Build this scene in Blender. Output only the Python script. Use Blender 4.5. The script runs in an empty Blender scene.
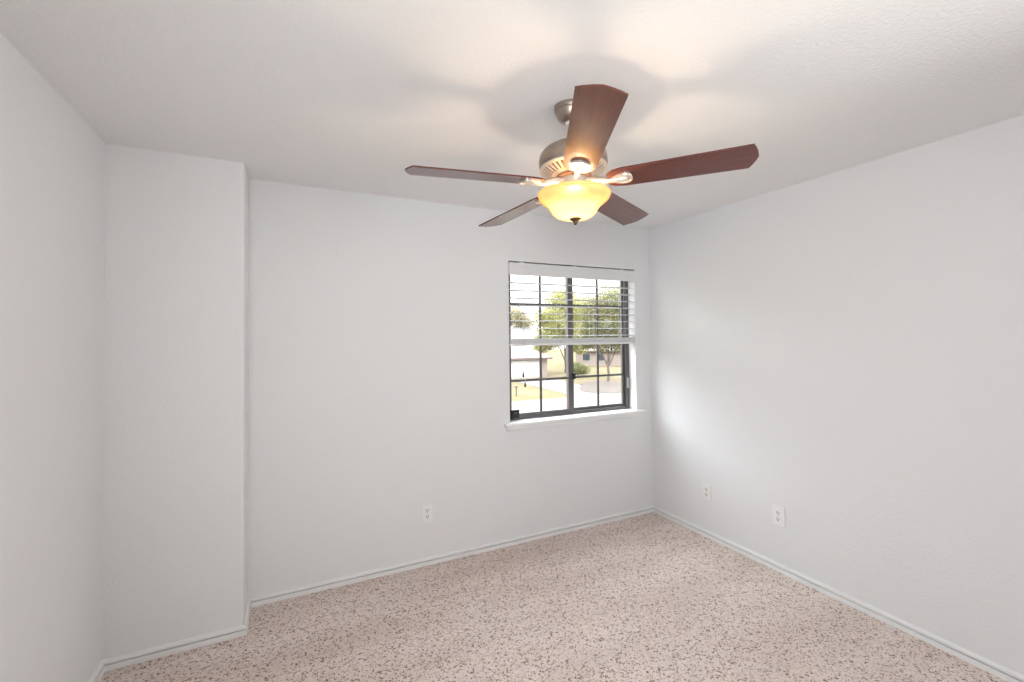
import bpy, bmesh, math, random
from mathutils import Vector, Matrix
random.seed(7)
S = bpy.context.scene
COL = S.collection
PI = math.pi

# ------------------------------------------------------------------ camera
YAW, PITCH, ROLL, CAM_Z = 0.45671, 0.02111, -0.00979, 1.5151
FPX, PP_Y = 449.807, -14.039
fw = Vector((math.sin(YAW)*math.cos(PITCH), math.cos(YAW)*math.cos(PITCH), math.sin(PITCH)))
r0 = Vector((math.cos(YAW), -math.sin(YAW), 0)); u0 = r0.cross(fw)
rr = r0*math.cos(ROLL) + u0*math.sin(ROLL); uu = -r0*math.sin(ROLL) + u0*math.cos(ROLL)
cam = bpy.data.cameras.new('camera'); camo = bpy.data.objects.new('camera', cam); COL.objects.link(camo)
cam.sensor_width = 36.0; cam.sensor_fit = 'HORIZONTAL'
cam.lens = FPX/1024*36.0; cam.shift_y = PP_Y/1024
cam.clip_start = 0.02; cam.clip_end = 500
m = Matrix((rr, uu, -fw)).transposed().to_4x4(); m.translation = (0, 0, CAM_Z)
camo.matrix_world = m
S.camera = camo

# ------------------------------------------------------------------ exposure, sky, sun, added fill lights
S.view_settings.view_transform = 'Standard'; S.view_settings.look = 'None'
S.view_settings.gamma = 1.0; S.view_settings.use_curve_mapping = False
S.view_settings.exposure = 0.09
W = bpy.data.worlds.new('sky'); S.world = W; W.use_nodes = True
wn = W.node_tree; wn.nodes.clear()
tc = wn.nodes.new('ShaderNodeTexCoord'); sx = wn.nodes.new('ShaderNodeSeparateXYZ')
rp = wn.nodes.new('ShaderNodeValToRGB'); bgn = wn.nodes.new('ShaderNodeBackground'); wo = wn.nodes.new('ShaderNodeOutputWorld')
wn.links.new(tc.outputs['Generated'], sx.inputs[0]); wn.links.new(sx.outputs['Z'], rp.inputs[0])
# pale haze at the horizon, brighter cloud higher up
_e = rp.color_ramp.elements
_e[0].position = 0.0; _e[0].color = (.150, .150, .150, 1)
_e[1].position = 1.0; _e[1].color = (.88, .94, 1.0, 1)
for _p, _c in ((.13, (.18, .18, .18, 1)), (.34, (.78, .81, .85, 1))):
    _q = _e.new(_p); _q.color = _c
wn.links.new(rp.outputs[0], bgn.inputs[0]); bgn.inputs[1].default_value = 12.6
wn.links.new(bgn.outputs[0], wo.inputs[0])

def add_light(name, kind, loc, energy, color, direction=None, **kw):
    l = bpy.data.lights.new(name, kind); l.energy = energy; l.color = color
    for k, v in kw.items(): setattr(l, k, v)
    o = bpy.data.objects.new(name, l); COL.objects.link(o); o.location = loc
    if direction: o.rotation_euler = Vector(direction).to_track_quat('-Z', 'Y').to_euler()
    return o
add_light('sun', 'SUN', (30, 0, 30), 2.6, (1, .95, .88), (-.78, .05, -.62), angle=.01)
# two unseen fill lights added behind the camera, one turned to each side
add_light('fill_light', 'AREA', (-.2, -0.60, 1.50), 24, (.935, .965, 1), (.9, 1, .08), shape='RECTANGLE', size=.9, size_y=1.2, spread=math.radians(110))
add_light('fill_light', 'AREA', (2.2, -0.60, 1.50), 22.5, (.985, .975, .955), (-1, .50, .06), shape='RECTANGLE', size=.9, size_y=1.2, spread=math.radians(120))

# ------------------------------------------------------------------ room numbers
XR, YB, XL, XB, YF, H = 2.804, 2.981, -0.782, -0.219, 2.7205, 2.44
YFRONT = -0.75
WX0, WX1, WZ0, WZ1 = 1.441, 2.637, 0.880, 2.076       # window opening in the back wall

# ------------------------------------------------------------------ materials
def mat(name, col, rough=.6, metal=0.0, spec=.5, coat=0.0):
    mt = bpy.data.materials.new(name); mt.use_nodes = True
    b = mt.node_tree.nodes['Principled BSDF']
    b.inputs['Base Color'].default_value = (*col, 1); b.inputs['Roughness'].default_value = rough
    b.inputs['Metallic'].default_value = metal; b.inputs['Specular IOR Level'].default_value = spec
    b.inputs['Coat Weight'].default_value = coat
    return mt
def N(mt, t, **kw):
    n = mt.node_tree.nodes.new(t)
    for k, v in kw.items(): setattr(n, k, v)
    return n
def L(mt, a, b): mt.node_tree.links.new(a, b)
def bump_noise(mt, scale, dist, strength=1.0, detail=2.0, ramp=None):
    b = mt.node_tree.nodes['Principled BSDF']
    t = N(mt, 'ShaderNodeTexCoord'); n = N(mt, 'ShaderNodeTexNoise'); bp = N(mt, 'ShaderNodeBump')
    n.inputs['Scale'].default_value = scale; n.inputs['Detail'].default_value = detail
    L(mt, t.outputs['Object'], n.inputs['Vector'])
    src = n.outputs['Fac']
    if ramp:
        r = N(mt, 'ShaderNodeValToRGB'); r.color_ramp.elements[0].position = ramp[0]; r.color_ramp.elements[1].position = ramp[1]
        L(mt, src, r.inputs[0]); src = r.outputs[0]
    L(mt, src, bp.inputs['Height']); bp.inputs['Distance'].default_value = dist; bp.inputs['Strength'].default_value = strength
    L(mt, bp.outputs[0], b.inputs['Normal'])
    return n
def noise_color(mt, scale, c0, c1, p0=.35, p1=.65, detail=4, stretch=(1, 1, 1)):
    b = mt.node_tree.nodes['Principled BSDF']
    t = N(mt, 'ShaderNodeTexCoord'); mp = N(mt, 'ShaderNodeMapping'); n = N(mt, 'ShaderNodeTexNoise'); r = N(mt, 'ShaderNodeValToRGB')
    mp.inputs['Scale'].default_value = stretch
    L(mt, t.outputs['Object'], mp.inputs[0]); L(mt, mp.outputs[0], n.inputs['Vector'])
    n.inputs['Scale'].default_value = scale; n.inputs['Detail'].default_value = detail
    r.color_ramp.elements[0].position = p0; r.color_ramp.elements[0].color = (*c0, 1)
    r.color_ramp.elements[1].position = p1; r.color_ramp.elements[1].color = (*c1, 1)
    L(mt, n.outputs['Fac'], r.inputs[0]); L(mt, r.outputs[0], b.inputs['Base Color'])
    return r

M_WALL = mat('wall_paint', (.785, .788, .793), .75, spec=.3); bump_noise(M_WALL, 85, .003, .55, 3)
M_CEIL = mat('ceiling_paint', (.865, .855, .85), .85, spec=.2); bump_noise(M_CEIL, 75, .0024, .42, 3, (.35, .65))
M_TRIM = mat('trim_paint', (.84, .84, .835), .4)
M_SILL = mat('sill_paint', (.86, .86, .855), .35)
M_BLIND = mat('blind_vinyl', (.76, .76, .765), .45)
M_SLAT_SHADED = mat('slat_vinyl_shaded', (.50, .50, .515), .5)  # white slats, greyed in the colour to stand for their unlit undersides
M_CORD = mat('blind_cord', (.62, .62, .62), .8)
M_BRONZE = mat('bronze_frame', (.12, .11, .108), .42, metal=.2)
M_BLACK = mat('black_plastic', (.012, .012, .012), .35)
M_TASSEL = mat('tassel', (.035, .033, .03), .4)
M_PLATE = mat('outlet_plastic', (.84, .84, .835), .35)
M_IVORY = mat('ivory_plastic', (.83, .815, .78), .4)
M_SLOT = mat('outlet_slot', (.05, .05, .05), .6)
M_STEEL = mat('steel_screw', (.55, .54, .52), .35, metal=1)
M_NICKEL = mat('brushed_nickel', (.40, .325, .27), .34, metal=.92)
M_NICKEL_L = mat('satin_nickel', (.74, .68, .60), .34, metal=.75)
M_DARKSLOT = mat('motor_inside', (.10, .06, .045), .7)
M_WHITE = mat('white_ball', (.80, .79, .77), .4)
M_FINIAL = mat('aged_bronze', (.10, .065, .04), .4, metal=.6)
bump_noise(M_NICKEL, 160, .0006, .4)

# carpet
M_CARPET = mat('carpet', (.5, .4, .35), .95, spec=.05)
def carpet_nodes(mt):
    b = mt.node_tree.nodes['Principled BSDF']
    t = N(mt, 'ShaderNodeTexCoord')
    v = N(mt, 'ShaderNodeTexVoronoi'); v.inputs['Scale'].default_value = 160
    L(mt, t.outputs['Object'], v.inputs['Vector'])
    sp = N(mt, 'ShaderNodeSeparateColor'); L(mt, v.outputs['Color'], sp.inputs[0])
    r = N(mt, 'ShaderNodeValToRGB'); r.color_ramp.interpolation = 'LINEAR'
    e = r.color_ramp.elements
    e[0].position = 0; e[0].color = (.21, .135, .105, 1)
    e[1].position = 1; e[1].color = (1, .93, .89, 1)
    for p, c in ((.16, (.33, .235, .19)), (.29, (.80, .675, .605)), (.58, (1, .885, .825))):
        q = e.new(p); q.color = (*c, 1)
    v2 = N(mt, 'ShaderNodeTexVoronoi'); v2.inputs['Scale'].default_value = 105
    L(mt, t.outputs['Object'], v2.inputs['Vector'])
    sp2 = N(mt, 'ShaderNodeSeparateColor'); L(mt, v2.outputs['Color'], sp2.inputs[0])
    av = N(mt, 'ShaderNodeMix', data_type='FLOAT'); av.inputs['Factor'].default_value = .42
    L(mt, sp.outputs[0], av.inputs['A']); L(mt, sp2.outputs[0], av.inputs['B'])
    L(mt, av.outputs['Result'], r.inputs[0])
    # fine twist of each tuft
    n = N(mt, 'ShaderNodeTexNoise'); n.inputs['Scale'].default_value = 420; n.inputs['Detail'].default_value = 2
    L(mt, t.outputs['Object'], n.inputs['Vector'])
    r2 = N(mt, 'ShaderNodeValToRGB'); r2.color_ramp.elements[0].position = .3; r2.color_ramp.elements[0].color = (.78, .76, .74, 1)
    r2.color_ramp.elements[1].position = .62; r2.color_ramp.elements[1].color = (1, 1, 1, 1)
    L(mt, n.outputs['Fac'], r2.inputs[0])
    mx = N(mt, 'ShaderNodeMix', data_type='RGBA', blend_type='MULTIPLY'); mx.inputs['Factor'].default_value = 1
    L(mt, r.outputs[0], mx.inputs['A']); L(mt, r2.outputs[0], mx.inputs['B'])
    # brushed nap, in soft wide bands
    mp = N(mt, 'ShaderNodeMapping'); mp.inputs['Rotation'].default_value = (0, 0, .5); mp.inputs['Scale'].default_value = (1.0, 3.2, 1)
    L(mt, t.outputs['Object'], mp.inputs[0])
    n3 = N(mt, 'ShaderNodeTexNoise'); n3.inputs['Scale'].default_value = 1.1; n3.inputs['Detail'].default_value = 3
    L(mt, mp.outputs[0], n3.inputs['Vector'])
    r3 = N(mt, 'ShaderNodeValToRGB'); r3.color_ramp.elements[0].position = .38; r3.color_ramp.elements[0].color = (.90, .88, .865, 1)
    r3.color_ramp.elements[1].position = .62; r3.color_ramp.elements[1].color = (1, 1, 1, 1)
    L(mt, n3.outputs['Fac'], r3.inputs[0])
    mx2 = N(mt, 'ShaderNodeMix', data_type='RGBA', blend_type='MULTIPLY'); mx2.inputs['Factor'].default_value = 1
    L(mt, mx.outputs['Result'], mx2.inputs['A']); L(mt, r3.outputs[0], mx2.inputs['B'])
    L(mt, mx2.outputs['Result'], b.inputs['Base Color'])
    bp = N(mt, 'ShaderNodeBump'); bp.inputs['Distance'].default_value = .008; bp.inputs['Strength'].default_value = .6
    bp.invert = True
    L(mt, v.outputs['Distance'], bp.inputs['Height']); L(mt, bp.outputs[0], b.inputs['Normal'])
carpet_nodes(M_CARPET)

# blade wood: dark mahogany with grain along the blade (object X)
M_WOOD = mat('mahogany', (.08, .02, .015), .42, spec=.25, coat=.75)
noise_color(M_WOOD, 9, (.072, .015, .010), (.130, .028, .016), .3, .7, 5, (1.2, 22, 22))
M_WOOD.node_tree.nodes['Principled BSDF'].inputs['Coat Roughness'].default_value = .16

# frosted amber bowl lit from inside by the bulbs
M_BOWL = bpy.data.materials.new('amber_glass'); M_BOWL.use_nodes = True
def bowl_nodes(mt):
    nt = mt.node_tree; nt.nodes.clear()
    out = N(mt, 'ShaderNodeOutputMaterial'); tr = N(mt, 'ShaderNodeBsdfTranslucent'); df = N(mt, 'ShaderNodeBsdfDiffuse'); gl = N(mt, 'ShaderNodeBsdfGlossy')
    t = N(mt, 'ShaderNodeTexCoord'); n = N(mt, 'ShaderNodeTexNoise'); r = N(mt, 'ShaderNodeValToRGB')
    n.inputs['Scale'].default_value = 14; n.inputs['Detail'].default_value = 4
    L(mt, t.outputs['Object'], n.inputs['Vector']); L(mt, n.outputs['Fac'], r.inputs[0])
    r.color_ramp.elements[0].position = .3; r.color_ramp.elements[0].color = (.52, .345, .185, 1)
    r.color_ramp.elements[1].position = .7; r.color_ramp.elements[1].color = (.59, .41, .23, 1)
    L(mt, r.outputs[0], tr.inputs[0]); L(mt, r.outputs[0], df.inputs[0])
    gl.inputs['Roughness'].default_value = .55
    m1 = N(mt, 'ShaderNodeMixShader'); m1.inputs[0].default_value = .45
    L(mt, tr.outputs[0], m1.inputs[1]); L(mt, df.outputs[0], m1.inputs[2])
    m2 = N(mt, 'ShaderNodeMixShader'); m2.inputs[0].default_value = .05
    L(mt, m1.outputs[0], m2.inputs[1]); L(mt, gl.outputs[0], m2.inputs[2])
    tp = N(mt, 'ShaderNodeBsdfTransparent'); tp.inputs[0].default_value = (1, .9, .75, 1); m3 = N(mt, 'ShaderNodeMixShader'); m3.inputs[0].default_value = .42
    L(mt, m2.outputs[0], m3.inputs[1]); L(mt, tp.outputs[0], m3.inputs[2]); L(mt, m3.outputs[0], out.inputs[0])
bowl_nodes(M_BOWL)

# window glass: clear, with a weak reflection
M_GLASS = bpy.data.materials.new('window_glass'); M_GLASS.use_nodes = True
def glass_nodes(mt):
    nt = mt.node_tree; nt.nodes.clear()
    out = N(mt, 'ShaderNodeOutputMaterial'); tr = N(mt, 'ShaderNodeBsdfTransparent'); gl = N(mt, 'ShaderNodeBsdfGlossy'); lw = N(mt, 'ShaderNodeLayerWeight'); pw = N(mt, 'ShaderNodeMath', operation='POWER'); fr = N(mt, 'ShaderNodeMath', operation='MULTIPLY_ADD')
    tr.inputs[0].default_value = (.97, .98, .975, 1); gl.inputs['Roughness'].default_value = 0.0
    pw.inputs[1].default_value = 5.0; fr.inputs[1].default_value = .75; fr.inputs[2].default_value = .035; lw.inputs['Blend'].default_value = .5
    L(mt, lw.outputs['Facing'], pw.inputs[0]); L(mt, pw.outputs[0], fr.inputs[0])
    mx = N(mt, 'ShaderNodeMixShader'); L(mt, fr.outputs[0], mx.inputs[0]); L(mt, tr.outputs[0], mx.inputs[1]); L(mt, gl.outputs[0], mx.inputs[2]); L(mt, mx.outputs[0], out.inputs[0])
glass_nodes(M_GLASS)

# outdoors
M_LAWN = mat('dry_lawn', (.10, .09, .05), .95, spec=.05); noise_color(M_LAWN, .35, (.085, .078, .036), (.125, .095, .062), .35, .65, 6)
M_ROAD = mat('concrete_road', (.115, .105, .10), .9, spec=.1); noise_color(M_ROAD, 1.5, (.105, .094, .088), (.125, .115, .11))
M_BRICK = mat('pale_brick', (0.223, 0.173, 0.151), .85)
M_ROOF = mat('roof_shingle', (0.187, 0.155, 0.140), .9); noise_color(M_ROOF, 3, (0.162, 0.133, 0.119), (0.209, 0.176, 0.162))
M_HTRIM = mat('house_trim', (0.270, 0.259, 0.245), .6)
M_FASCIA = mat('fascia', (0.108, 0.076, 0.068), .6)
M_GARAGE = mat('garage_door_paint', (.42, .40, .38), .5)
M_DGLASS = mat('dark_window', (0.036, 0.040, 0.047), .1)
M_BARK = mat('bark', (.09, .07, .055), .9); noise_color(M_BARK, 6, (.06, .045, .035), (.13, .10, .08), stretch=(1, 1, .2))
M_LITTER = mat('leaf_litter', (.14, .10, .08), .95); noise_color(M_LITTER, 2.5, (.028, .020, .015), (.085, .062, .05), .35, .7, 6)
def leaf_mat(name, c0, c1):
    mt = mat(name, c0, .6, spec=.2)
    noise_color(mt, .8, c0, c1, .3, .7, 3)
    nt = mt.node_tree; b = nt.nodes['Principled BSDF']; out = [n for n in nt.nodes if n.type == 'OUTPUT_MATERIAL'][0]
    tl = N(mt, 'ShaderNodeBsdfTranslucent'); mx = N(mt, 'ShaderNodeMixShader'); mx.inputs[0].default_value = .4
    L(mt, b.inputs['Base Color'].links[0].from_socket, tl.inputs[0])
    L(mt, b.outputs[0], mx.inputs[1]); L(mt, tl.outputs[0], mx.inputs[2]); L(mt, mx.outputs[0], out.inputs[0])
    return mt
M_LEAF_A = leaf_mat('leaves_yellow_green', (.25, .25, .075), (.38, .36, .14))
M_LEAF_B = leaf_mat('leaves_olive', (.12, .125, .045), (.27, .25, .11))
M_LEAF_C = leaf_mat('leaves_brownish', (.17, .15, .07), (.30, .26, .14))

# ------------------------------------------------------------------ mesh helpers
def box(bm, x0, x1, y0, y1, z0, z1, bev=0.0, seg=2):
    vs = [bm.verts.new((x, y, z)) for x in (x0, x1) for y in (y0, y1) for z in (z0, z1)]
    fs = [bm.faces.new([vs[i] for i in f]) for f in ((0,1,3,2),(4,6,7,5),(0,4,5,1),(2,3,7,6),(0,2,6,4),(1,5,7,3))]
    if bev > 0:
        es = list({e for f in fs for e in f.edges})
        bmesh.ops.bevel(bm, geom=es, offset=bev, segments=seg, profile=.5, affect='EDGES')
def lathe(bm, prof, seg=48, cap0=False, cap1=False):
    rings = []
    for r, z in prof:
        rings.append([bm.verts.new((r*math.cos(2*PI*k/seg), r*math.sin(2*PI*k/seg), z)) for k in range(seg)])
    for a, b in zip(rings, rings[1:]):
        for k in range(seg):
            bm.faces.new((a[k], a[(k+1) % seg], b[(k+1) % seg], b[k]))
    if cap0: bm.faces.new(list(reversed(rings[0])))
    if cap1: bm.faces.new(rings[-1])
def tube(bm, pts, rad, seg=8):
    pts = [Vector(p) for p in pts]; rings = []
    for i, p in enumerate(pts):
        d = (pts[min(i+1, len(pts)-1)] - pts[max(i-1, 0)]).normalized()
        a = d.orthogonal().normalized()
        if rings:
            a = prev - d*prev.dot(d); a.normalize()
        prev = a; b = d.cross(a)
        r = rad[i] if isinstance(rad, (list, tuple)) else rad
        rings.append([bm.verts.new(p + a*(r*math.cos(2*PI*k/seg)) + b*(r*math.sin(2*PI*k/seg))) for k in range(seg)])
    for a, b in zip(rings, rings[1:]):
        for k in range(seg): bm.faces.new((a[k], a[(k+1) % seg], b[(k+1) % seg], b[k]))
    bm.faces.new(list(reversed(rings[0]))); bm.faces.new(rings[-1])
def prism(bm, poly, z0, z1, axis='z'):
    def P(a, b, c): return {'z': (a, b, c), 'x': (c, a, b), 'y': (a, c, b)}[axis]
    lo = [bm.verts.new(P(a, b, z0)) for a, b in poly]; hi = [bm.verts.new(P(a, b, z1)) for a, b in poly]
    bm.faces.new(list(reversed(lo))); bm.faces.new(hi); n = len(poly)
    for i in range(n): bm.faces.new((lo[i], lo[(i+1) % n], hi[(i+1) % n], hi[i]))
def obj(name, bm, mt, parent=None, smooth=False, loc=None, rot=None):
    bmesh.ops.recalc_face_normals(bm, faces=bm.faces)
    me = bpy.data.meshes.new(name); bm.to_mesh(me); bm.free()
    me.materials.append(mt)
    if smooth:
        for p in me.polygons: p.use_smooth = True
        try: me.set_sharp_from_angle(angle=math.radians(38))
        except Exception: pass
    o = bpy.data.objects.new(name, me); COL.objects.link(o)
    if parent: o.parent = parent
    if loc: o.location = loc
    if rot: o.rotation_euler = rot
    return o
def nb(): return bmesh.new()
def tag(o, label, cat, group=None, kind=None):
    o['label'] = label; o['category'] = cat
    if group: o['group'] = group
    if kind: o['kind'] = kind
    return o
def empty(name, loc, label=None, cat=None, group=None, rz=0):
    o = bpy.data.objects.new(name, None); COL.objects.link(o); o.location = loc; o.rotation_euler = (0, 0, rz)
    o.empty_display_size = .1
    if label: tag(o, label, cat, group)
    return o
def struct(name, bm, mt, label, cat, **kw):
    o = obj(name, bm, mt, **kw); tag(o, label, cat, kind='structure'); return o
def copy_tree(o, parent=None):
    c = o.copy(); COL.objects.link(c); c.parent = parent
    for ch in [x for x in COL.objects if x.parent == o]: copy_tree(ch, c)
    return c

# ------------------------------------------------------------------ room shell
T = .14
bm = nb(); box(bm, XL-T, XR+T, YFRONT-T, YB+T, -.12, 0); struct('floor', bm, M_CARPET, 'beige pink speckled carpet covering the whole floor', 'floor')
bm = nb(); box(bm, XL-T, XR+T, YFRONT-T, YB+T, H, H+.12); struct('ceiling', bm, M_CEIL, 'white textured flat ceiling above the fan', 'ceiling')
bm = nb(); box(bm, XL-T, XL, YFRONT-T, YB+T, 0, H); struct('wall_left', bm, M_WALL, 'plain white wall at the left edge', 'wall')
bm = nb(); box(bm, XR, XR+T, YFRONT-T, YB+T, 0, H); struct('wall_right', bm, M_WALL, 'white textured wall on the right with two outlets', 'wall')
bm = nb()
box(bm, XL, WX0, YB, YB+T, 0, H); box(bm, WX1, XR, YB, YB+T, 0, H)
box(bm, WX0, WX1, YB, YB+T, 0, WZ0); box(bm, WX0, WX1, YB, YB+T, WZ1, H)
bmesh.ops.remove_doubles(bm, verts=bm.verts, dist=1e-5)
struct('wall_back', bm, M_WALL, 'white back wall holding the window', 'wall')
# boxed-out wall with a rounded corner bead
bm = nb(); R = .016
poly = [(XL, YB), (XL, YF)] + [(XB-R+R*math.sin(a), YF+R-R*math.cos(a)) for a in [k*PI/2/6 for k in range(7)]] + [(XB, YB)]
prism(bm, poly, 0, H)
o = struct('wall_jog', bm, M_WALL, 'white boxed-out section of wall with a rounded outer corner', 'wall', smooth=True)
bm = nb(); box(bm, XL-T, XR+T, YFRONT-T, YFRONT, 0, H)
struct('wall_front', bm, M_WALL, 'plain white wall behind the photographer', 'wall')

# baseboards: low two-step moulding with a groove
BP = [(0, 0), (.017, 0), (.017, .0225), (.0160, .0245), (.001, .0247), (.001, .0305), (.0150, .0308), (.0145, .041), (.009, .046), (.003, .0485), (0, .0485)]
def baseboard(name, a, b, inward, label, m0=0, m1=0):
    """a, b: wall line ends; inward: unit vector into the room; m0, m1: mitre (+1 outside corner, -1 inside corner)"""
    a, b, n = Vector((*a, 0)), Vector((*b, 0)), Vector((*inward, 0)); d = (b-a).normalized(); bm = nb()
    A = [bm.verts.new(a + n*p - d*(p*m0) + Vector((0, 0, z))) for p, z in BP]
    B = [bm.verts.new(b + n*p + d*(p*m1) + Vector((0, 0, z))) for p, z in BP]
    k = len(BP)
    for i in range(k): bm.faces.new((A[i], A[(i+1) % k], B[(i+1) % k], B[i]))
    bm.faces.new(A); bm.faces.new(list(reversed(B)))
    return struct(name, bm, M_TRIM, label, 'baseboard')
baseboard('baseboard_back', (XB, YB), (XR, YB), (0, -1), 'low white baseboard along the back wall under the window', -1, -1)
baseboard('baseboard_right', (XR, YB), (XR, YFRONT), (-1, 0), 'low white baseboard along the right wall', -1, -1)
baseboard('baseboard_left', (XL, YFRONT), (XL, YF), (1, 0), 'low white baseboard along the left wall', -1, -1)
baseboard('baseboard_jog', (XL, YF), (XB, YF), (0, -1), 'low white baseboard along the face of the boxed-out wall', -1, 1)
baseboard('baseboard_jog_side', (XB, YF), (XB, YB), (1, 0), 'short white baseboard on the side of the boxed-out wall', 1, -1)
baseboard('baseboard_front', (XR, YFRONT), (XL, YFRONT), (0, 1), 'low white baseboard behind the photographer', -1, -1)

# ------------------------------------------------------------------ window 1 (bronze slider with grilles)
win = empty('window_1', ((WX0+WX1)/2, YB+.09, WZ0)); tag(win, 'dark bronze sliding window with grilles in the back wall', 'window', kind='structure')
wx, wy, wz = win.location
def wbox(bm, x0, x1, y0, y1, z0, z1, bev=0): box(bm, x0-wx, x1-wx, y0-wy, y1-wy, z0-wz, z1-wz, bev)
FY0, FY1 = YB+.085, YB+.135
bm = nb()
wbox(bm, WX0, WX0+.030, FY0, FY1, WZ0, WZ1); wbox(bm, WX1-.030, WX1, FY0, FY1, WZ0, WZ1)
wbox(bm, WX0+.03, WX1-.03, FY0, FY1, WZ0, WZ0+.026); wbox(bm, WX0+.03, WX1-.03, FY0, FY1, WZ1-.026, WZ1)
obj('window_frame', bm, M_BRONZE, win)
def sash(name, x0, x1, y0, y1, stile0, stile1, label):
    bm = nb(); z0, z1 = WZ0+.026, WZ1-.026; rail = .022
    wbox(bm, x0, x0+stile0, y0, y1, z0, z1, .002); wbox(bm, x1-stile1, x1, y0, y1, z0, z1, .002)
    wbox(bm, x0+stile0, x1-stile1, y0, y1, z0, z0+rail, .002); wbox(bm, x0+stile0, x1-stile1, y0, y1, z1-rail, z1, .002)
    s = obj(name, bm, M_BRONZE, win); s['label'] = label
    ym = (y0+y1)/2; gx0, gx1, gz0, gz1 = x0+stile0, x1-stile1, z0+rail, z1-rail
    bm = nb(); wbox(bm, gx0-.004, gx1+.004, ym-.002, ym+.002, gz0-.004, gz1+.004); obj('glass_pane', bm, M_GLASS, s)
    bm = nb(); xm = (gx0+gx1)/2
    wbox(bm, xm-.009, xm+.009, ym-.011, ym-.003, gz0, gz1)
    for z in (1.177, 1.470, 1.763): wbox(bm, gx0, gx1, ym-.0105, ym-.0035, z-.009, z+.009)
    obj('grille', bm, M_BRONZE, s)
    return s
sl = sash('sash', WX0+.028, 2.063, YB+.088, YB+.108, .030, .050, 'inner sliding sash on the left')
sr = sash('sash', 2.018, WX1-.028, YB+.111, YB+.131, .046, .026, 'outer sash on the right')
bm = nb(); wbox(bm, 2.045, 2.073, YB+.074, YB+.088, 1.165, 1.215, .003); wbox(bm, 2.053, 2.063, YB+.062, YB+.075, 1.195, 1.21, .002); obj('latch', bm, M_BLACK, win)
bm = nb(); wbox(bm, WX1-.030, WX1-.016, YB+.073, YB+.085, 1.06, 1.15, .003); obj('side_catch', bm, M_STEEL, win)
# stool and apron
bm = nb()
# seat of the stool runs into the opening, its ears lie against the wall
def stool(bm, x0, x1, y0): 
    pr = [(y0, WZ0-.022), (y0, WZ0+.002), (YB-.034, WZ0+.002), (YB-.040, WZ0-.004), (YB-.041, WZ0-.016), (YB-.036, WZ0-.022)]
    prism(bm, [(a-wy, b-wz) for a, b in pr], x0-wx, x1-wx, 'x')
stool(bm, 1.394, WX0, YB); stool(bm, WX0, WX1, YB+.084); stool(bm, WX1, 2.712, YB)
obj('window_sill', bm, M_SILL, win)
bm = nb(); pr = [(YB, WZ0-.022), (YB-.018, WZ0-.022), (YB-.018, WZ0-.044), (YB-.010, WZ0-.056), (YB, WZ0-.058)]
prism(bm, [(a-wy, b-wz) for a, b in pr], 1.410-wx, 2.697-wx, 'x'); obj('apron', bm, M_SILL, win)

# ------------------------------------------------------------------ blind
bl = empty('window_blind', (2.039, YB+.03, WZ1), 'white horizontal slat blind half raised over the bronze window', 'blind')
bx, by, bz = bl.location
def bbox(bm, x0, x1, y0, y1, z0, z1, bev=0): box(bm, x0-bx, x1-bx, y0-by, y1-by, z0-bz, z1-bz, bev)
bm = nb(); bbox(bm, 1.4445, 2.6335, YB-.008, YB+.004, 1.972, 2.064, .003)
obj('valance', bm, M_BLIND, bl)
bm = nb(); bbox(bm, WX0+.008, WX1-.008, YB+.005, YB+.062, 1.985, 2.046, .002)
for x in (WX0+.12, 2.039, WX1-.12): bbox(bm, x-.02, x+.02, YB+.02, YB+.05, 2.046, WZ1)
obj('headrail', bm, M_BLIND, bl)
SX0, SX1 = WX0+.010, WX1-.010; SY0, SY1 = YB+.003, YB+.062
def slat(z, curve=.003, mt=None):
    bm = nb(); n = 6; top, bot = [], []
    for i in range(n+1):
        t = i/n; y = SY0+(SY1-SY0)*t; c = curve*(1-(2*t-1)**2)
        top.append((y-by, z+c+.0017-bz)); bot.append((y-by, z+c-.0017-bz))
    prism(bm, top+bot[::-1], SX0-bx, SX1-bx, 'x')
    return obj('slat', bm, mt or M_SLAT_SHADED, bl, smooth=True)
zs = [1.917-.0573*k for k in range(8)]
for z in zs: slat(z)
for k in range(10): slat(1.4690+.0029*k, .0008, M_BLIND)
bm = nb(); bbox(bm, SX0, SX1, SY0, SY1, 1.444, 1.466, .004); obj('bottom_rail', bm, M_BLIND, bl)
for x in (1.562, 1.89, 2.205, 2.515):
    bm = nb()
    for y in (SY0-.002, SY1+.002): tube(bm, [(x-bx, y-by, 1.45-bz), (x-bx, y-by, 1.99-bz)], .0013, 5)
    obj('ladder_cord', bm, M_CORD, bl)
def pull(x, dz, y):
    bm = nb(); pts = [(x-bx+.004*math.sin(k*.9), y-by, 1.975-(1.975-dz)*k/12-bz) for k in range(13)]
    tube(bm, pts, .0013, 6); c = obj('pull_cord', bm, M_CORD, bl)
    bm = nb(); lathe(bm, [(.0025, 0), (.004, -.006), (.0075, -.026), (.0085, -.034), (.007, -.037), (0.001, -.038)], 14, cap0=True)
    obj('tassel', bm, M_TASSEL, c, smooth=True, loc=(pts[-1][0], pts[-1][1], dz+.004-bz))['label'] = 'dark teardrop tassel'
pull(1.553, 1.245, YB-.011); pull(1.568, 1.172, YB-.0105)

# black sensor at the lower left of the window
bm = nb(); box(bm, -.033, .033, -.014, .010, 0, .064, .003)
sn = obj('window_sensor', bm, M_BLACK, loc=(1.517, YB+.074, WZ0+.018)); tag(sn, 'small black sensor box at lower left corner of the bronze window', 'sensor')
bm = nb(); box(bm, -.012, .012, -.0165, -.0135, .034, .046, .001); obj('sensor_badge', bm, M_BRONZE, sn)

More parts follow.
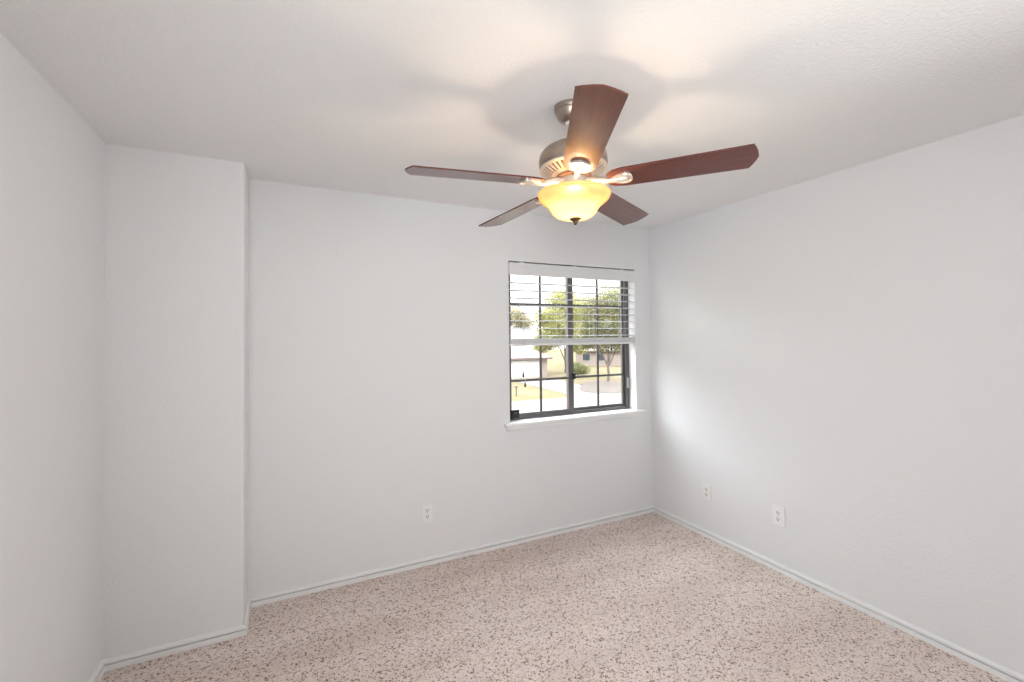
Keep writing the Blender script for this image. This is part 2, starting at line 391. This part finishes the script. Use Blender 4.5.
# ------------------------------------------------------------------ outlets
def outlet(loc, rz, w, h, plate, label, group=None):
    r = empty('wall_outlet', loc, label, 'outlet', group, rz)
    bm = nb(); box(bm, -w/2, w/2, -.007, 0, -h/2, h/2, .0035, 3); obj('cover_plate', bm, plate, r)
    for s in (1, -1):
        bm = nb(); prism(bm, [(.0165*math.cos(a)*1.0, s*.0205+max(-.0125, min(.0125, .0165*math.sin(a)))) for a in [k*2*PI/28 for k in range(28)]], -.0095, -.006, 'y')
        rc = obj('receptacle', bm, plate, r)
        bm = nb(); z = s*.0205
        box(bm, -.0086, -.0050, -.0100, -.0093, z-.003, z+.010); box(bm, .0050, .0082, -.0100, -.0093, z-.002, z+.009)
        prism(bm, [(.0036*math.cos(k*PI/6), z-.0080+.0036*math.sin(k*PI/6)) for k in range(12)], -.0100, -.0093, 'y')
        obj('slots', bm, M_SLOT, rc)
    bm = nb(); prism(bm, [(.0033*math.cos(k*PI/6), .0033*math.sin(k*PI/6)) for k in range(12)], -.0082, -.0068, 'y'); obj('screw', bm, M_STEEL, r)
    return r
outlet((.818, YB, .338), 0, .074, .120, M_PLATE, 'white wall outlet low on the back wall left of the window')
outlet((XR, 2.412, .335), -PI/2, .074, .118, M_IVORY, 'ivory wall outlet on the right wall, nearer the back corner under the window light')
outlet((XR, 1.859, .350), -PI/2, .082, .124, M_PLATE, 'white wall outlet on the right wall, farther from the corner with the larger plate')
# painted-over round cover
bm = nb(); lathe(bm, [(.066, 0), (.066, .0012), (.060, .0026), (.0, .0028)][:3], 40, cap1=True)
pc = obj('wall_cover', bm, M_WALL, loc=(.318, YB-.0001, 2.060), rot=(PI/2, 0, 0)); tag(pc, 'faint round painted-over cover high on the back wall', 'cover plate')

# ------------------------------------------------------------------ ceiling fan
TILT = (-.049, 0, 0)
PIV = Vector((1.0165, 1.508, 2.405))
fan = empty('ceiling_fan', (PIV.x, PIV.y, H), 'brushed nickel ceiling fan with five mahogany blades and lit amber glass bowl', 'ceiling fan')
OFF = (0, 0, PIV.z-H)
def fpart(name, bm, mt, smooth=True, rz=None):
    o = obj(name, bm, mt, fan, smooth, loc=OFF)
    mtx = Matrix.Rotation(TILT[0], 3, 'X')
    if rz is not None: mtx = mtx @ Matrix.Rotation(rz, 3, 'Z')
    o.rotation_euler = mtx.to_euler()
    return o
ZB = -.2835       # blade plane below the pivot
bm = nb(); lathe(bm, [(.068, 0), (.068, -.012), (.066, -.018), (.062, -.020), (.060, -.030), (.052, -.048), (.038, -.060), (.026, -.064)], 48, cap0=True, cap1=True)
obj('canopy', bm, M_NICKEL, fan, True)
bm = nb(); lathe(bm, [(.001, .012), (.014, .010), (.022, 0), (.0255, -.020), (.022, -.036), (.012, -.044), (.001, -.046)], 28); fpart('hanger_ball', bm, M_WHITE)['label'] = 'white hanger ball under the canopy'
bm = nb(); lathe(bm, [(.012, 0), (.012, -.125)], 24, True, True); fpart('downrod', bm, M_NICKEL)
def z(h): return ZB + h
bm = nb(); lathe(bm, [(.022, z(.190)), (.026, z(.186)), (.030, z(.168)), (.060, z(.158)), (.095, z(.148)), (.120, z(.134)), (.133, z(.116)), (.1365, z(.098)), (.1365, z(.076)), (.134, z(.070)), (.131, z(.066))], 64, True, True)
fpart('motor_housing', bm, M_NICKEL)
# vented lower plate: inner dark cone, with pale ribs and two rims
bm = nb(); lathe(bm, [(.130, z(.067)), (.122, z(.062)), (.080, z(.039)), (.068, z(.036))], 64, True, True); vp = fpart('vent_core', bm, M_DARKSLOT); vp['label'] = 'dark motor inside showing between vent ribs'
bm = nb()
lathe(bm, [(.131, z(.066)), (.1345, z(.064)), (.1335, z(.059)), (.122, z(.0545)), (.120, z(.060))], 64)
lathe(bm, [(.088, z(.044)), (.0865, z(.0365)), (.074, z(.031)), (.060, z(.030)), (.060, z(.036))], 64)
for k in range(36):
    a = 2*PI*k/36; ca, sa = math.cos(a), math.sin(a); vs = []
    for r, hz, w in ((.123, .0545, .0068), (.086, .0365, .0050)):
        for s in (-1, 1):
            for dz in (0, .007):
                vs.append(bm.verts.new((r*ca - s*w*sa, r*sa + s*w*ca, z(hz+dz))))
    for f in ((0,1,3,2),(4,6,7,5),(0,2,6,4),(1,5,7,3),(0,4,5,1),(2,3,7,6)): bm.faces.new([vs[i] for i in f])
fpart('vent_plate', bm, M_NICKEL_L)
bm = nb(); lathe(bm, [(.066, z(.034)), (.071, z(.031)), (.071, z(.024)), (.066, z(.021)), (.048, z(.021))], 48, True, True); fpart('flywheel', bm, mat('copper_tone', (.42, .26, .19), .4, metal=.6))
bm = nb(); lathe(bm, [(.052, z(.023)), (.0555, z(.019)), (.0555, z(-.012)), (.051, z(-.016)), (.056, z(-.019)), (.056, z(-.026)), (.046, z(-.029))], 48, True, True); fpart('switch_housing', bm, M_NICKEL_L)
# light bowl (open top), thick glass shell
out = [(.139, -.037), (.1435, -.0376), (.1455, -.040), (.1455, -.0435), (.1430, -.0465), (.1432, -.050), (.1410, -.056), (.135, -.065), (.125, -.0735), (.114, -.081), (.105, -.089), (.098, -.097), (.0925, -.107), (.086, -.117), (.0755, -.127), (.061, -.1345), (.040, -.140), (.012, -.142)]
inn = [(max(r-.005, .008), h+.0045) for r, h in out[::-1]]
inn[-1] = (.136, -.039)
bm = nb(); lathe(bm, [(r, z(h)) for r, h in out+inn], 72)
gb = fpart('glass_bowl', bm, M_BOWL); gb['label'] = 'lit frosted amber glass bowl'; gb.rotation_euler = (0, 0, 0); gb.location = (0, ZB*.049, PIV.z-H)
bm = nb(); lathe(bm, [(.001, z(-.135)), (.022, z(-.136)), (.0235, z(-.140)), (.020, z(-.145)), (.012, z(-.150)), (.0085, z(-.154)), (.0085, z(-.158)), (.005, z(-.164)), (.001, z(-.167))], 28); fpart('finial', bm, M_FINIAL)['label'] = 'dark bronze finial'
rotX = Matrix.Rotation(TILT[0], 3, 'X')
# blades
A0 = math.radians(-117.5)
PITCH_B = math.radians(11.2)
def blade_mesh():
    bm = nb()
    up = [(.130, .026), (.138, .040), (.156, .053), (.190, .0610), (.40, .0655), (.636, .070), (.645, .052), (.655, .025), (.660, 0)]
    poly = up + [(r, -t) for r, t in up[-2::-1]]
    prism(bm, poly, -.003, .003)
    return bm
def iron_mesh():
    bm = nb()
    prof = [(.140, .010), (.155, .016), (.172, .027), (.190, .0345), (.204, .036), (.216, .031), (.224, .019), (.2265, 0)]
    poly = prof + [(r, -t) for r, t in prof[-2::-1]]
    prism(bm, poly, -.0085, -.0035)
    # raised leaf rim below and arm to the flywheel
    rim = [(r*1.0, t) for r, t in prof]; pts = [(r, t*.82, -.0095) for r, t in rim] + [(r, -t*.82, -.0095) for r, t in rim[-2::-1]]
    tube(bm, pts, .0028, 6)
    tube(bm, [(.205, 0, -.009), (.182, 0, -.010), (.155, 0, -.009), (.125, 0, -.004), (.095, 0, .005), (.053, 0, .012)], [.004, .007, .010, .0115, .0125, .014], 10)
    for (x, y) in ((.170, .012), (.170, -.012), (.203, 0)):
        prism(bm, [(x+.0045*math.cos(k*PI/5), y+.0045*math.sin(k*PI/5)) for k in range(10)], -.0115, -.008)
    return bm
proto = None
for k in range(5):
    if proto is None:
        b = obj('blade', blade_mesh(), M_WOOD, fan); b['label'] = 'dark mahogany fan blade with clipped corners'
        ir = obj('blade_iron', iron_mesh(), M_NICKEL_L, b, True); ir['label'] = 'pale nickel leaf-shaped blade bracket'
        proto = b
    else:
        b = proto.copy(); COL.objects.link(b); b.parent = fan
        for ch in [x for x in COL.objects if x.parent == proto]:
            c = ch.copy(); COL.objects.link(c); c.parent = b
    mm = rotX @ Matrix.Rotation(A0+k*2*PI/5, 3, 'Z') @ Matrix.Rotation(-PITCH_B, 3, 'X')
    b.location = Vector(OFF) + rotX @ Vector((0, 0, ZB)); b.rotation_euler = mm.to_euler()
# bulbs: the lamp's own light
for s in (-1, 1):
    p = PIV + rotX @ Vector((s*.012, 0, z(-.084)))
    add_light('fan_bulb', 'POINT', p, 3.3, (1, .76, .51), shadow_soft_size=.016)

# ------------------------------------------------------------------ outdoors
GZ = -3.6
def slab(name, poly, z0, z1, mt, label, cat, kind='structure'):
    bm = nb(); prism(bm, poly, z0, z1); o = obj(name, bm, mt); tag(o, label, cat, kind=kind); return o
slab('ground', [(-60, 5), (140, 5), (140, 150), (-60, 150)], GZ-.3, GZ, M_LAWN, 'dry pale lawn outside the window', 'lawn')
slab('street', [(-60, 26.0), (140, 26.5), (140, 32.0), (-60, 31.5)], GZ, GZ+.03, M_ROAD, 'pale concrete street seen through the window', 'street')
slab('driveway', [(21.5, 31.6), (26.0, 31.6), (28.4, 46.8), (23.0, 47.6)], GZ, GZ+.02, M_ROAD, 'pale concrete driveway leading to the brick house', 'driveway')

def house(loc, rz, wd, dp, eave, ridge, label, garage=True):
    r = empty('house', loc, label, 'house', None, rz)
    bm = nb(); box(bm, -wd/2, wd/2, 0, dp, 0, eave); obj('wall', bm, M_BRICK, r)
    bm = nb(); ov = .5
    v = [(-wd/2-ov, -ov, eave), (wd/2+ov, -ov, eave), (wd/2+ov, dp+ov, eave), (-wd/2-ov, dp+ov, eave), (-wd/2+dp/2, dp/2, ridge), (wd/2-dp/2, dp/2, ridge)]
    vs = [bm.verts.new(p) for p in v]
    for f in ((0,1,5,4), (2,3,4,5), (1,2,5), (3,0,4), (0,3,2,1)): bm.faces.new([vs[i] for i in f])
    rf = obj('roof', bm, M_ROOF, r)
    bm = nb(); box(bm, -wd/2-ov, wd/2+ov, -ov-.03, -ov, eave-.22, eave+.02); obj('fascia', bm, M_FASCIA, rf)
    if garage:
        bm = nb(); box(bm, wd*.20-2.5, wd*.20+2.5, -.08, 0, 0, 2.15)
        for k in range(4):
            for j in range(4): box(bm, wd*.20-2.35+1.2*j, wd*.20-1.35+1.2*j, -.11, -.08, .1+.52*k, .48+.52*k)
        obj('garage_door', bm, M_GARAGE, r)
    for x in (-wd*.18, -wd*.36):
        bm = nb(); box(bm, x-.7, x+.7, -.07, 0, .8, 2.1); w = obj('window', bm, M_HTRIM, r)
        bm = nb(); box(bm, x-.6, x+.6, -.09, -.07, .9, 2.0); obj('pane', bm, M_DGLASS, w)
    return r
house((23.2, 49.5, GZ), -.10, 11.5, 10, 2.45, 5.4, 'low pale brick house with garage seen through the left of the window')
house((48.5, 60.0, GZ), -.75, 13, 9, 2.6, 4.8, 'low pale brick house behind the trees at right of the window', False)

def canopy_mesh(blobs, n, size, seed):
    rnd = random.Random(seed); verts, faces = [], []
    tot = sum(b[3]**2 for b in blobs)
    for (cx, cy, cz, rad) in blobs:
        for _ in range(int(n*rad*rad/tot)):
            d = Vector((rnd.gauss(0, 1), rnd.gauss(0, 1), rnd.gauss(0, 1))).normalized()*rad*(rnd.uniform(.35, 1.08))
            c = Vector((cx, cy, cz)) + Vector((d.x, d.y, d.z*.8))
            a = Vector((rnd.gauss(0, 1), rnd.gauss(0, 1), rnd.gauss(0, 1))).normalized(); b = a.orthogonal().normalized()
            s = size*rnd.uniform(.6, 1.3); i = len(verts)
            fold = a.cross(b)*(.25*s)
            verts += [c - a*s, c + b*.5*s + fold, c + a*s, c - b*.5*s + fold]
            faces += [(i, i+1, i+2), (i, i+2, i+3)]
    me = bpy.data.meshes.new('foliage'); me.from_pydata([tuple(v) for v in verts], [], faces); me.update()
    return me
def tree(loc, trunk_h, blobs, n, size, mt, label, seed, branches=(), name='tree', group=None):
    r = empty(name, loc, label, 'tree' if name == 'tree' else 'shrub', group)
    me = canopy_mesh(blobs, n, size, seed); me.materials.append(mt)
    f = bpy.data.objects.new('foliage', me); COL.objects.link(f); f.parent = r
    bm = nb(); w = .03*trunk_h+.06
    tube(bm, [(0, 0, -.1), (.05, 0, trunk_h*.3), (-.06, .05, trunk_h*.7), (0, 0, trunk_h), (.2, .1, trunk_h*1.5)], [w*1.25, w, w*.85, w*.7, w*.3], 10)
    for e in branches: tube(bm, [(0, 0, trunk_h*.55), (e[0]*.4, e[1]*.4, trunk_h*.55+(e[2]-trunk_h*.55)*.55), tuple(e)], [w*.6, w*.45, w*.15], 8)
    obj('trunk', bm, M_BARK, r, True)
    return r
tree((34.4, 53.2, GZ), 2.6, [(0, 0, 7.2, 3.2), (-1.6, 1.0, 5.2, 2.4), (1.5, -.9, 5.4, 2.4), (-.3, .2, 10.0, 2.3), (-2.5, 1.4, 4.2, 1.6), (1.4, -1.0, 8.6, 2.3), (1.7, -1.0, 3.7, 1.4), (-2.2, 1.2, 7.6, 1.9), (-3.2, 1.7, 3.3, 1.0)], 24000, .15, M_LEAF_A,
     'yellow green tree seen through the middle of the window', 3, [(-1.6, 1.0, 5), (1.5, -1.0, 5.2), (0.3, 1.2, 6.5)])
tree((32.0, 40.7, GZ), 2.7, [(0, 0, 6.4, 2.7), (1.6, -1.3, 5.4, 2.2), (-1.6, 1.2, 5.6, 2.1), (.6, -.5, 9.0, 2.2), (1.9, -1.6, 7.6, 2.1), (-.5, .4, 4.3, 1.5), (1.3, -1.0, 3.9, 1.3), (-1.3, .8, 8.2, 1.9), (-1.9, 1.5, 4.2, 1.0)], 24000, .13, M_LEAF_B,
     'olive green tree with dark leaning trunk at right of the window', 5, [(1.6, -1.3, 5), (-1.6, 1.2, 5.2), (1.0, -.8, 7), (-1.0, 1.0, 4)])
tree((37.2, 75.0, GZ), 3.5, [(0, 0, 8.6, 2.6), (-2.4, 1.2, 7.6, 2.2), (1.8, -.8, 7.6, 1.8)], 6000, .18, M_LEAF_C,
     'brownish tree rising behind the brick house roof', 11)
tree((32.4, 47.4, GZ), .5, [(0, 0, 1.0, 1.1), (.7, -.5, .8, .8)], 2500, .11, M_LEAF_B, 'round dark shrub at the foot of the trees', 13, name='shrub')
# leaf litter under the trees, and two thin posts on the lawn
bm = nb(); rnd = random.Random(4)
_pts = []
for k in range(30):
    al = (5.4+rnd.uniform(-.7, .7))*math.cos(k*2*PI/30); la = (2.4+rnd.uniform(-.4, .4))*math.sin(k*2*PI/30)
    _pts.append((28.1+.61*al+.79*la, 36.6+.79*al-.61*la))
prism(bm, _pts, GZ, GZ+.05)
tag(obj('leaf_litter', bm, M_LITTER), 'brown patch of fallen leaves on the lawn under the trees', 'leaf litter', kind='stuff')
def post(loc, label):
    r = empty('lawn_post', loc, label, 'post')
    bm = nb(); tube(bm, [(0, 0, 0), (0, 0, .75)], .06, 10); obj('stake', bm, M_BARK, r)
    bm = nb(); box(bm, -.10, .10, -.10, .10, .70, .90, .02); obj('post_cap', bm, M_FASCIA, r)
post((16.9, 34.9, GZ), 'small dark post on the dry lawn, left one of two')
post((17.35, 34.6, GZ), 'small dark post on the dry lawn, right one of two')
